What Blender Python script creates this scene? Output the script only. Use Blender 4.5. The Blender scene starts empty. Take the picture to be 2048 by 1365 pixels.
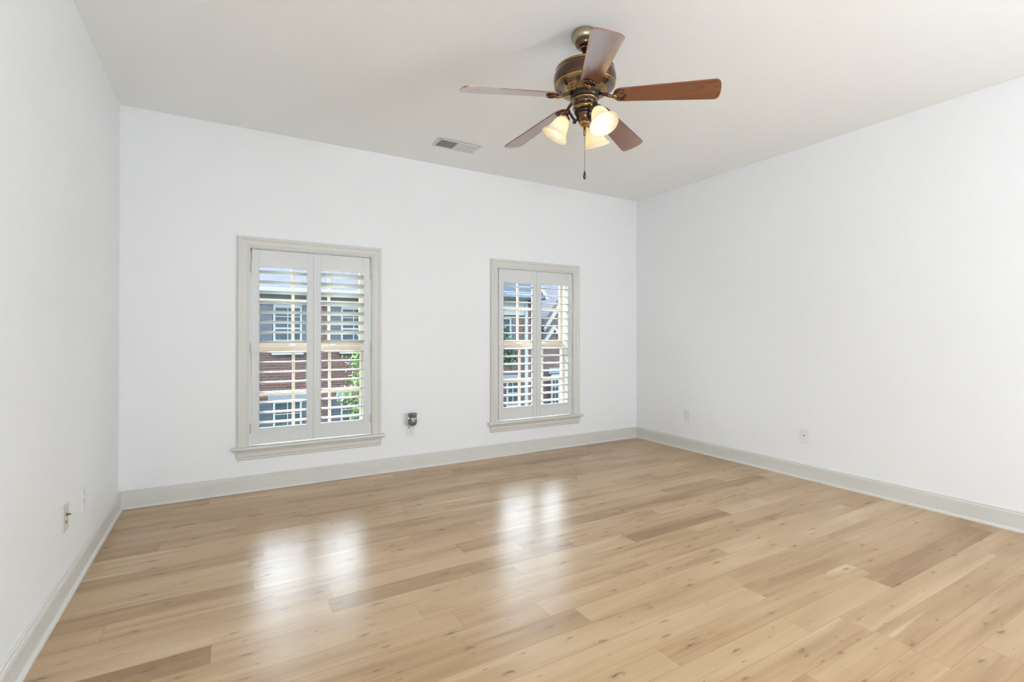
import bpy, bmesh, math, random
from mathutils import Vector, Matrix
from math import sin, cos, pi, radians

SC = bpy.context.scene
COL = SC.collection
random.seed(7)

# ------------------------------------------------------------------ camera
H = 2.74            # ceiling height
D = 4.2141          # window wall
XL, XR = -0.6143, 4.1373
YR = -3.30          # wall behind the camera
cam_d = bpy.data.cameras.new('camera')
cam = bpy.data.objects.new('camera', cam_d)
COL.objects.link(cam)
SC.camera = cam
cam_d.sensor_fit = 'HORIZONTAL'
cam_d.sensor_width = 36.0
cam_d.lens = 985.25 / 2048 * 36
cam_d.shift_x = 0.0
cam_d.shift_y = -(682.5 - 668.06) / 2048
cam_d.clip_start = 0.02
cam_d.clip_end = 300
_yaw, _pit, _rol = 0.52854, 0.00384, 0.00085
_fw = Vector((sin(_yaw), cos(_yaw), 0)); _rt = Vector((cos(_yaw), -sin(_yaw), 0)); _up = Vector((0, 0, 1))
_fw2 = _fw * cos(_pit) + _up * sin(_pit); _up2 = _up * cos(_pit) - _fw * sin(_pit)
_rt3 = _rt * cos(_rol) + _up2 * sin(_rol); _up3 = _up2 * cos(_rol) - _rt * sin(_rol)
_m = Matrix((_rt3, _up3, -_fw2)).transposed().to_4x4()
_m.translation = Vector((0, 0, 1.17749))
cam.matrix_world = _m

# ------------------------------------------------------------------ world, sun, fill lights, exposure
SKY = 1.5
w = bpy.data.worlds.new('world'); SC.world = w; w.use_nodes = True
nt = w.node_tree; nt.nodes.clear()
wo = nt.nodes.new('ShaderNodeOutputWorld'); bg = nt.nodes.new('ShaderNodeBackground')
tc = nt.nodes.new('ShaderNodeTexCoord'); sp = nt.nodes.new('ShaderNodeSeparateXYZ')
cr = nt.nodes.new('ShaderNodeValToRGB')
nt.links.new(tc.outputs['Generated'], sp.inputs[0]); nt.links.new(sp.outputs['Z'], cr.inputs[0])
# bright overcast sky: dimmer at the horizon, several times brighter overhead
cr.color_ramp.elements[0].position = 0.0; cr.color_ramp.elements[0].color = (1.6, 1.75, 1.95, 1)
cr.color_ramp.elements[1].position = 0.40; cr.color_ramp.elements[1].color = (11.5, 12.8, 14.4, 1)
e_ = cr.color_ramp.elements.new(0.2); e_.color = (4.6, 5.1, 5.7, 1)
e_ = cr.color_ramp.elements.new(0.95); e_.color = (6.0, 7.2, 9.0, 1)
nt.links.new(cr.outputs[0], bg.inputs[0]); bg.inputs[1].default_value = SKY
nt.links.new(bg.outputs[0], wo.inputs[0])

sun_d = bpy.data.lights.new('sun', 'SUN'); sun = bpy.data.objects.new('sun', sun_d); COL.objects.link(sun)
sun_d.energy = 2.0; sun_d.angle = radians(1.0); sun_d.color = (1.0, 0.95, 0.86)
sun.rotation_euler = Vector((-0.80, -0.10, -0.75)).to_track_quat('-Z', 'Y').to_euler()

def area(name, loc, direction, sx, sy, power, color):
    ld = bpy.data.lights.new(name, 'AREA'); lo = bpy.data.objects.new(name, ld); COL.objects.link(lo)
    ld.shape = 'RECTANGLE'; ld.size = sx; ld.size_y = sy; ld.energy = power; ld.color = color
    lo.location = loc; lo.rotation_euler = Vector(direction).to_track_quat('-Z', 'Z').to_euler()
    return lo
# added fill lights, aimed up through side-wall openings made for them behind the camera
SIDE = (-3.05, -1.55, 0.35, 2.35)   # y0, y1, z0, z1
for nm_, x_, sx_, pw_ in (('left_daylight', XL - 0.36, 1, 183.0), ('right_daylight', XR + 0.36, -1, 183.0)):
    area(nm_, (x_, (SIDE[0] + SIDE[1]) / 2, 1.05), (0.55 * sx_, 0.50, 0.85), SIDE[1] - SIDE[0], 1.2, pw_, (0.81, 0.905, 1.02))
# sampling portals for the sky light at the two windows
for xc_ in (0.6215, 2.7530):
    p_ = area('window_portal', (xc_, D + 0.20, 1.08), (0, -1, 0), 0.92, 1.54, 1.0, (1, 1, 1)); p_.data.cycles.is_portal = True

vs = SC.view_settings
vs.view_transform = 'Standard'; vs.look = 'None'; vs.exposure = 0.0; vs.gamma = 1.0
vs.use_curve_mapping = False
SC.cycles.max_bounces = 10; SC.cycles.diffuse_bounces = 6; SC.cycles.glossy_bounces = 4
SC.cycles.transmission_bounces = 6; SC.cycles.transparent_max_bounces = 12
SC.cycles.sample_clamp_indirect = 6.0; SC.cycles.sample_clamp_direct = 0.0
SC.cycles.caustics_reflective = False; SC.cycles.caustics_refractive = False
SC.cycles.use_denoising = True

# ------------------------------------------------------------------ materials
def s2l(c):
    return tuple(((v / 255) / 12.92 if v / 255 <= 0.04045 else ((v / 255 + 0.055) / 1.055) ** 2.4) for v in c) + (1,)

def mat(name, col, rough=0.5, metal=0.0, spec=0.5, coat=0.0):
    m = bpy.data.materials.new(name); m.use_nodes = True
    b = m.node_tree.nodes['Principled BSDF']
    b.inputs['Base Color'].default_value = col if len(col) == 4 else tuple(col) + (1,)
    b.inputs['Roughness'].default_value = rough
    b.inputs['Metallic'].default_value = metal
    b.inputs['Specular IOR Level'].default_value = spec
    b.inputs['Coat Weight'].default_value = coat
    return m

def N(m, t, **kw):
    n = m.node_tree.nodes.new(t)
    for k, v in kw.items(): setattr(n, k, v)
    return n
def Lk(m, a, b): m.node_tree.links.new(a, b)
def bsdf(m): return m.node_tree.nodes['Principled BSDF']

def noisy(m, scale, amt, vec_scale=None, bump=0.0, bscale=None):
    """slight tone variation and bump so a surface is not dead flat"""
    b = bsdf(m); c = tuple(b.inputs['Base Color'].default_value)
    tcn = N(m, 'ShaderNodeTexCoord'); mp = N(m, 'ShaderNodeMapping'); nz = N(m, 'ShaderNodeTexNoise'); r = N(m, 'ShaderNodeValToRGB')
    if vec_scale: mp.inputs['Scale'].default_value = vec_scale
    Lk(m, tcn.outputs['Object'], mp.inputs[0]); Lk(m, mp.outputs[0], nz.inputs['Vector'])
    nz.inputs['Scale'].default_value = scale; nz.inputs['Detail'].default_value = 6
    r.color_ramp.elements[0].position = 0.3; r.color_ramp.elements[1].position = 0.7
    r.color_ramp.elements[0].color = tuple(x * (1 - amt) for x in c[:3]) + (1,)
    r.color_ramp.elements[1].color = tuple(min(1, x * (1 + amt)) for x in c[:3]) + (1,)
    Lk(m, nz.outputs[0], r.inputs[0]); Lk(m, r.outputs[0], b.inputs['Base Color'])
    if bump:
        n2 = N(m, 'ShaderNodeTexNoise'); n2.inputs['Scale'].default_value = bscale or scale * 4; n2.inputs['Detail'].default_value = 3
        Lk(m, mp.outputs[0], n2.inputs['Vector'])
        bp = N(m, 'ShaderNodeBump'); bp.inputs['Strength'].default_value = bump; bp.inputs['Distance'].default_value = 0.002
        Lk(m, n2.outputs[0], bp.inputs['Height']); Lk(m, bp.outputs[0], b.inputs['Normal'])
    return m

M = {}
M['wall'] = noisy(mat('wall_paint', (0.865, 0.875, 0.875), 0.55, spec=0.3), 1.5, 0.008, bump=0.08, bscale=260)
M['ceil'] = noisy(mat('ceiling_paint', (0.93, 0.94, 0.935), 0.8, spec=0.2), 1.2, 0.008, bump=0.08, bscale=200)
M['trim'] = noisy(mat('trim_paint', (0.665, 0.652, 0.61), 0.35, spec=0.45), 2.0, 0.01)
M['shutter'] = noisy(mat('shutter_paint', (0.68, 0.685, 0.67), 0.32, spec=0.5), 2.0, 0.008)
M['almond'] = noisy(mat('almond_vinyl', (0.64, 0.52, 0.395), 0.4), 3, 0.02)
M['vinylw'] = noisy(mat('white_vinyl', (0.85, 0.84, 0.80), 0.4), 3, 0.01)
M['plate'] = noisy(mat('white_plate', (0.80, 0.80, 0.80), 0.3), 8, 0.01)
M['ivory'] = noisy(mat('ivory_plate', (0.66, 0.64, 0.54), 0.35), 8, 0.01)
M['dark'] = noisy(mat('dark_slot', (0.09, 0.09, 0.085), 0.5), 8, 0.1)
M['jack'] = noisy(mat('jack_metal', (0.22, 0.21, 0.18), 0.35, 0.7), 8, 0.1)
M['vent'] = noisy(mat('vent_enamel', (0.72, 0.72, 0.71), 0.4), 5, 0.01)
M['duct'] = noisy(mat('duct_dark', (0.10, 0.09, 0.08), 0.8), 5, 0.1)
M['bronze'] = noisy(mat('aged_bronze', (0.085, 0.036, 0.016), 0.20, 0.75, coat=0.6), 9, 0.35)
M['gold'] = noisy(mat('antique_brass', (0.33, 0.20, 0.075), 0.26, 0.95), 12, 0.25)
M['chrome'] = noisy(mat('polished_bronze', (0.16, 0.115, 0.085), 0.10, 1.0, coat=0.5), 9, 0.15)
M['pewter'] = noisy(mat('brushed_pewter', (0.33, 0.28, 0.20), 0.36, 0.9), 6, 0.25)
M['black'] = noisy(mat('black_bronze', (0.022, 0.013, 0.010), 0.3, 0.5, coat=0.3), 9, 0.2)
M['chain'] = noisy(mat('chain_metal', (0.20, 0.17, 0.13), 0.4, 0.9), 40, 0.3)
M['teal'] = noisy(mat('warmer_glaze', (0.13, 0.17, 0.165), 0.2, 0.2, coat=0.6), 30, 0.35, vec_scale=(1, 1, 0.5))
M['debris'] = noisy(mat('white_debris', (0.9, 0.88, 0.83), 0.5), 30, 0.02)

# filigree
m = M['filigree'] = mat('pierced_brass', (0.3, 0.2, 0.09), 0.35, 0.9)
tcn = N(m, 'ShaderNodeTexCoord'); vo = N(m, 'ShaderNodeTexVoronoi'); vo.feature = 'DISTANCE_TO_EDGE'; vo.inputs['Scale'].default_value = 95
r = N(m, 'ShaderNodeValToRGB'); r.color_ramp.elements[0].color = (0.50, 0.36, 0.17, 1); r.color_ramp.elements[1].color = (0.045, 0.03, 0.02, 1)
r.color_ramp.elements[0].position = 0.12; r.color_ramp.elements[1].position = 0.3
bp = N(m, 'ShaderNodeBump'); bp.invert = True; bp.inputs['Distance'].default_value = 0.004; bp.inputs['Strength'].default_value = 0.8
Lk(m, tcn.outputs['Object'], vo.inputs['Vector']); Lk(m, vo.outputs['Distance'], r.inputs[0]); Lk(m, r.outputs[0], bsdf(m).inputs['Base Color'])
Lk(m, vo.outputs['Distance'], bp.inputs['Height']); Lk(m, bp.outputs[0], bsdf(m).inputs['Normal'])

# fan blade wood (x runs along the blade)
m = M['blade'] = mat('cherry_wood', (0.2, 0.06, 0.02), 0.24, spec=0.4, coat=1.0)
bsdf(m).inputs['Coat Roughness'].default_value = 0.17; bsdf(m).inputs['Coat IOR'].default_value = 2.4
tcn = N(m, 'ShaderNodeTexCoord'); mp = N(m, 'ShaderNodeMapping'); mp.inputs['Scale'].default_value = (1.6, 16, 16)
nz = N(m, 'ShaderNodeTexNoise'); nz.inputs['Scale'].default_value = 2.0; nz.inputs['Detail'].default_value = 3; nz.inputs['Distortion'].default_value = 0.3
r = N(m, 'ShaderNodeValToRGB'); r.color_ramp.elements[0].position = 0.2; r.color_ramp.elements[1].position = 0.8
r.color_ramp.elements[0].color = (0.160, 0.040, 0.012, 1); r.color_ramp.elements[1].color = (0.255, 0.070, 0.021, 1)
Lk(m, tcn.outputs['Object'], mp.inputs[0]); Lk(m, mp.outputs[0], nz.inputs['Vector']); Lk(m, nz.outputs[0], r.inputs[0]); Lk(m, r.outputs[0], bsdf(m).inputs['Base Color'])

# lamp glass: alabaster that lets the bulb's light through
m = M['shade'] = bpy.data.materials.new('alabaster_glass'); m.use_nodes = True; m.node_tree.nodes.clear()
o_ = N(m, 'ShaderNodeOutputMaterial'); mx = N(m, 'ShaderNodeMixShader'); mx2 = N(m, 'ShaderNodeMixShader')
tr = N(m, 'ShaderNodeBsdfTranslucent'); df = N(m, 'ShaderNodeBsdfDiffuse'); gl = N(m, 'ShaderNodeBsdfGlossy')
tcn = N(m, 'ShaderNodeTexCoord'); nz = N(m, 'ShaderNodeTexNoise'); nz.inputs['Scale'].default_value = 7; nz.inputs['Detail'].default_value = 2; nz.inputs['Distortion'].default_value = 1.5
r = N(m, 'ShaderNodeValToRGB'); r.color_ramp.elements[0].position = 0.475; r.color_ramp.elements[0].color = (1.0, 0.90, 0.68, 1)
r.color_ramp.elements[1].position = 0.495; r.color_ramp.elements[1].color = (1.0, 0.93, 0.76, 1)
e2 = r.color_ramp.elements.new(0.485); e2.color = (0.92, 0.74, 0.42, 1)
Lk(m, tcn.outputs['Object'], nz.inputs['Vector']); Lk(m, nz.outputs[0], r.inputs[0])
Lk(m, r.outputs[0], tr.inputs[0]); df.inputs[0].default_value = (0.93, 0.88, 0.78, 1)
gl.inputs['Roughness'].default_value = 0.12; mx.inputs[0].default_value = 0.45; mx2.inputs[0].default_value = 0.05
Lk(m, tr.outputs[0], mx.inputs[1]); Lk(m, df.outputs[0], mx.inputs[2]); Lk(m, mx.outputs[0], mx2.inputs[1]); Lk(m, gl.outputs[0], mx2.inputs[2]); Lk(m, mx2.outputs[0], o_.inputs[0])
m = M['bulb'] = mat('lit_bulb', (1, 0.95, 0.85), 0.3)
bsdf(m).inputs['Emission Color'].default_value = (1.0, 0.93, 0.80, 1); bsdf(m).inputs['Emission Strength'].default_value = 4.2
m = M['glow'] = mat('night_light', (1, 0.9, 0.7), 0.3)
bsdf(m).inputs['Emission Color'].default_value = (1.0, 0.95, 0.75, 1); bsdf(m).inputs['Emission Strength'].default_value = 1.6

# window glass
m = M['glass'] = bpy.data.materials.new('window_glass'); m.use_nodes = True; m.node_tree.nodes.clear()
o_ = N(m, 'ShaderNodeOutputMaterial'); mx = N(m, 'ShaderNodeMixShader'); t_ = N(m, 'ShaderNodeBsdfTransparent'); g_ = N(m, 'ShaderNodeBsdfGlossy')
t_.inputs[0].default_value = (0.93, 0.955, 0.95, 1); g_.inputs['Roughness'].default_value = 0.03; mx.inputs[0].default_value = 0.025
Lk(m, t_.outputs[0], mx.inputs[1]); Lk(m, g_.outputs[0], mx.inputs[2]); Lk(m, mx.outputs[0], o_.inputs[0])

# oak floor: per-plank tone in the corner colour attribute 'plank' (r tone, g seed, b warmth), uv: metres along x, 0..1 across
m = M['oak'] = mat('oak_planks', (0.6, 0.44, 0.28), 0.27, spec=0.75)
b = bsdf(m)
at = N(m, 'ShaderNodeAttribute'); at.attribute_name = 'plank'; at.attribute_type = 'GEOMETRY'
sep = N(m, 'ShaderNodeSeparateColor'); Lk(m, at.outputs['Color'], sep.inputs[0])
tcn = N(m, 'ShaderNodeTexCoord'); sx = N(m, 'ShaderNodeSeparateXYZ'); Lk(m, tcn.outputs['Object'], sx.inputs[0])
def mth(op, a, bb, clamp=False):
    n = N(m, 'ShaderNodeMath'); n.operation = op; n.use_clamp = clamp
    for i, v in enumerate((a, bb)):
        if v is None: continue
        if isinstance(v, (int, float)): n.inputs[i].default_value = v
        else: Lk(m, v, n.inputs[i])
    return n.outputs[0]
seed = mth('MULTIPLY', sep.outputs['Green'], 57.0)
cmb = N(m, 'ShaderNodeCombineXYZ'); Lk(m, mth('ADD', sx.outputs['X'], seed), cmb.inputs[0]); Lk(m, mth('ADD', sx.outputs['Y'], seed), cmb.inputs[1]); Lk(m, seed, cmb.inputs[2])
def noise(scale_vec, scale, detail, dist, rough=0.55):
    mp = N(m, 'ShaderNodeMapping'); mp.inputs['Scale'].default_value = scale_vec; Lk(m, cmb.outputs[0], mp.inputs[0])
    n = N(m, 'ShaderNodeTexNoise'); n.inputs['Scale'].default_value = scale; n.inputs['Detail'].default_value = detail
    n.inputs['Distortion'].default_value = dist; n.inputs['Roughness'].default_value = rough; Lk(m, mp.outputs[0], n.inputs['Vector']); return n.outputs[0]
broad = noise((0.7, 6.0, 1), 1.1, 2, 0.9)       # soft streaks along the plank
fine = noise((1.0, 15.0, 1), 1.7, 2.5, 0.8, 0.45)       # grain
mid = noise((0.9, 24.0, 1), 1.5, 4, 1.8, 0.6)      # wavy cathedral figure
fibre = noise((6.0, 260.0, 1), 2.0, 3, 0.2)
tone = mth('ADD', mth('ADD', mth('MULTIPLY', broad, 0.46), mth('MULTIPLY', fine, 0.22)), mth('ADD', mth('MULTIPLY', mid, 0.15), mth('MULTIPLY', fibre, 0.04)))
tone = mth('ADD', tone, mth('MULTIPLY', mth('SUBTRACT', sep.outputs['Red'], 0.5), 0.30))
tone = mth('ADD', mth('MULTIPLY', mth('SUBTRACT', tone, 0.435), 1.45), 0.435)
ramp = N(m, 'ShaderNodeValToRGB'); Lk(m, tone, ramp.inputs[0]); E_ = ramp.color_ramp.elements
E_[0].position = 0.16; E_[0].color = (0.335, 0.205, 0.115, 1)
E_[1].position = 0.74; E_[1].color = (0.69, 0.53, 0.365, 1)
for p_, c_ in ((0.34, (0.46, 0.315, 0.19)), (0.46, (0.545, 0.385, 0.245)), (0.58, (0.60, 0.44, 0.285))):
    e = E_.new(p_); e.color = c_ + (1,)
# pale sapwood streaks
sapw = noise((0.45, 9.0, 1), 1.4, 2, 0.3)
sr = N(m, 'ShaderNodeValToRGB'); Lk(m, sapw, sr.inputs[0]); sr.color_ramp.elements[0].position = 0.66; sr.color_ramp.elements[1].position = 0.72
sr.color_ramp.elements[0].color = (0, 0, 0, 1); sr.color_ramp.elements[1].color = (1, 1, 1, 1)
mixs = N(m, 'ShaderNodeMix'); mixs.data_type = 'RGBA'; Lk(m, mth('MULTIPLY', sr.outputs[0], 0.7), mixs.inputs[0]); Lk(m, ramp.outputs[0], mixs.inputs[6]); mixs.inputs[7].default_value = (0.76, 0.61, 0.43, 1)
# knots: sparse voronoi cells, stretched along the grain
def knots(sv, scale, keep, r0, r1, off, wp=1.0):
    mp = N(m, 'ShaderNodeMapping'); mp.inputs['Scale'].default_value = sv; mp.inputs['Location'].default_value = (off, off * 2, 0)
    nd = N(m, 'ShaderNodeTexNoise'); nd.inputs['Scale'].default_value = 38; nd.inputs['Detail'].default_value = 4; Lk(m, tcn.outputs['Object'], nd.inputs['Vector'])
    vm = N(m, 'ShaderNodeVectorMath'); vm.operation = 'MULTIPLY_ADD'; Lk(m, nd.outputs['Color'], vm.inputs[0]); vm.inputs[1].default_value = (0.055 * wp, 0.022 * wp, 0); Lk(m, tcn.outputs['Object'], vm.inputs[2])
    Lk(m, vm.outputs[0], mp.inputs[0])
    v = N(m, 'ShaderNodeTexVoronoi'); v.voronoi_dimensions = '2D'; v.inputs['Scale'].default_value = scale; Lk(m, mp.outputs[0], v.inputs['Vector'])
    s = N(m, 'ShaderNodeSeparateColor'); Lk(m, v.outputs['Color'], s.inputs[0])
    on = mth('GREATER_THAN', s.outputs['Red'], 1 - keep)
    mr = N(m, 'ShaderNodeMapRange'); mr.interpolation_type = 'SMOOTHSTEP'; Lk(m, v.outputs['Distance'], mr.inputs[0])
    mr.inputs[1].default_value = r0; mr.inputs[2].default_value = r1; mr.inputs[3].default_value = 1; mr.inputs[4].default_value = 0
    return mth('MULTIPLY', mr.outputs[0], mth('MULTIPLY', on, mth('ADD', mth('MULTIPLY', s.outputs['Green'], 0.6), 0.4)))
k1 = knots((0.60, 2.2, 1), 4.6, 0.60, 0.015, 0.085, 3.1)
k2 = knots((0.50, 2.3, 1), 9.0, 0.40, 0.02, 0.085, 7.7, 0.6)
k3 = knots((0.30, 2.2, 1), 2.4, 0.50, 0.01, 0.24, 11.3, 1.6)
k4 = knots((0.60, 2.2, 1), 4.6, 0.60, 0.03, 0.19, 3.1, 1.4)      # soft stain around the knots
kk = mth('ADD', mth('ADD', mth('MULTIPLY', k3, 0.26), mth('MULTIPLY', k4, 0.26)), mth('ADD', mth('MULTIPLY', k1, 0.95), mth('MULTIPLY', k2, 0.75)), True)
mixk = N(m, 'ShaderNodeMix'); mixk.data_type = 'RGBA'; Lk(m, mth('MULTIPLY', kk, 0.85), mixk.inputs[0]); Lk(m, mixs.outputs[2], mixk.inputs[6]); mixk.inputs[7].default_value = (0.14, 0.085, 0.05, 1)
# faint seams
uv = N(m, 'ShaderNodeUVMap'); uv.uv_map = 'UVMap'; su = N(m, 'ShaderNodeSeparateXYZ'); Lk(m, uv.outputs[0], su.inputs[0])
edge = mth('ABSOLUTE', mth('SUBTRACT', su.outputs['Y'], 0.5), None)
seam = mth('GREATER_THAN', edge, 0.4915)
eu = mth('MINIMUM', su.outputs['X'], sep.outputs['Blue'])
mixe = N(m, 'ShaderNodeMix'); mixe.data_type = 'RGBA'; mixe.blend_type = 'MULTIPLY'; Lk(m, mth('MULTIPLY', seam, 0.5), mixe.inputs[0]); Lk(m, mixk.outputs[2], mixe.inputs[6]); mixe.inputs[7].default_value = (0.45, 0.36, 0.27, 1)
hs = N(m, 'ShaderNodeHueSaturation'); hs.inputs['Saturation'].default_value = 1.22; hs.inputs['Value'].default_value = 0.83; Lk(m, mixe.outputs[2], hs.inputs['Color'])
Lk(m, hs.outputs[0], b.inputs['Base Color'])
b.inputs['Coat Weight'].default_value = 0.0
mr = N(m, 'ShaderNodeMapRange'); Lk(m, fine, mr.inputs[0]); mr.inputs[3].default_value = 0.265; mr.inputs[4].default_value = 0.295; Lk(m, mr.outputs[0], b.inputs['Roughness'])
bp = N(m, 'ShaderNodeBump'); bp.inputs['Strength'].default_value = 0.012; bp.inputs['Distance'].default_value = 0.001; Lk(m, fine, bp.inputs['Height']); Lk(m, bp.outputs[0], b.inputs['Normal'])

# outdoor materials
def brick(name, c1, c2, mortar):
    m = mat(name, c1, 0.9, spec=0.2)
    tcn = N(m, 'ShaderNodeTexCoord'); s = N(m, 'ShaderNodeSeparateXYZ'); c = N(m, 'ShaderNodeCombineXYZ')
    Lk(m, tcn.outputs['Object'], s.inputs[0]); ad = N(m, 'ShaderNodeMath'); ad.operation = 'ADD'
    Lk(m, s.outputs['X'], ad.inputs[0]); Lk(m, s.outputs['Y'], ad.inputs[1]); Lk(m, ad.outputs[0], c.inputs[0]); Lk(m, s.outputs['Z'], c.inputs[1])
    bt = N(m, 'ShaderNodeTexBrick'); Lk(m, c.outputs[0], bt.inputs['Vector'])
    bt.inputs['Scale'].default_value = 1.0; bt.inputs['Brick Width'].default_value = 0.215; bt.inputs['Row Height'].default_value = 0.075
    bt.inputs['Mortar Size'].default_value = 0.006; bt.inputs['Bias'].default_value = 0.0
    bt.inputs['Color1'].default_value = tuple(c1) + (1,); bt.inputs['Color2'].default_value = tuple(c2) + (1,); bt.inputs['Mortar'].default_value = tuple(mortar) + (1,)
    Lk(m, bt.outputs['Color'], bsdf(m).inputs['Base Color']); return m
def shingle(name, c1, c2):
    m = mat(name, c1, 0.9, spec=0.2)
    tcn = N(m, 'ShaderNodeTexCoord'); s = N(m, 'ShaderNodeSeparateXYZ'); c = N(m, 'ShaderNodeCombineXYZ')
    Lk(m, tcn.outputs['Object'], s.inputs[0]); Lk(m, s.outputs['X'], c.inputs[0]); Lk(m, s.outputs['Z'], c.inputs[1])
    bt = N(m, 'ShaderNodeTexBrick'); Lk(m, c.outputs[0], bt.inputs['Vector'])
    bt.inputs['Brick Width'].default_value = 0.28; bt.inputs['Row Height'].default_value = 0.085; bt.inputs['Mortar Size'].default_value = 0.008; bt.inputs['Scale'].default_value = 1.0
    bt.inputs['Color1'].default_value = tuple(c1) + (1,); bt.inputs['Color2'].default_value = tuple(c2) + (1,); bt.inputs['Mortar'].default_value = tuple(x * 0.6 for x in c1) + (1,)
    Lk(m, bt.outputs['Color'], bsdf(m).inputs['Base Color']); return m
M['brick'] = brick('red_brick', (0.046, 0.018, 0.013), (0.026, 0.014, 0.013), (0.072, 0.064, 0.058))
M['brick2'] = brick('brown_brick', (0.050, 0.033, 0.027), (0.034, 0.023, 0.020), (0.066, 0.06, 0.054))
M['roof'] = shingle('pale_shingles', (0.056, 0.054, 0.064), (0.044, 0.043, 0.053))
M['slate'] = shingle('blue_slate', (0.008, 0.014, 0.024), (0.012, 0.018, 0.029))
M['extrim'] = noisy(mat('house_trim', (0.115, 0.123, 0.13), 0.6), 2, 0.03)
M['frieze'] = noisy(mat('blue_gutter', (0.026, 0.045, 0.075), 0.5), 2, 0.05)
M['exshut'] = noisy(mat('slate_shutter', (0.0045, 0.010, 0.021), 0.5), 2, 0.1, vec_scale=(1, 1, 18))
M['lintel'] = noisy(mat('stone_lintel', (0.06, 0.072, 0.083), 0.8), 6, 0.08)
M['pane'] = noisy(mat('house_pane', (0.008, 0.020, 0.026), 0.2, spec=0.2), 3, 0.4)
M['leaf'] = noisy(mat('leaves', (0.07, 0.11, 0.02), 0.5), 4, 0.35)
bsdf(M['leaf']).inputs['Subsurface Weight'].default_value = 0.0
M['hedge'] = noisy(mat('dark_leaves', (0.010, 0.030, 0.015), 0.6), 4, 0.35)
M['bark'] = noisy(mat('bark', (0.12, 0.09, 0.065), 0.9), 20, 0.3)
M['grass'] = noisy(mat('lawn', (0.05, 0.08, 0.03), 0.95), 6, 0.3)

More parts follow.
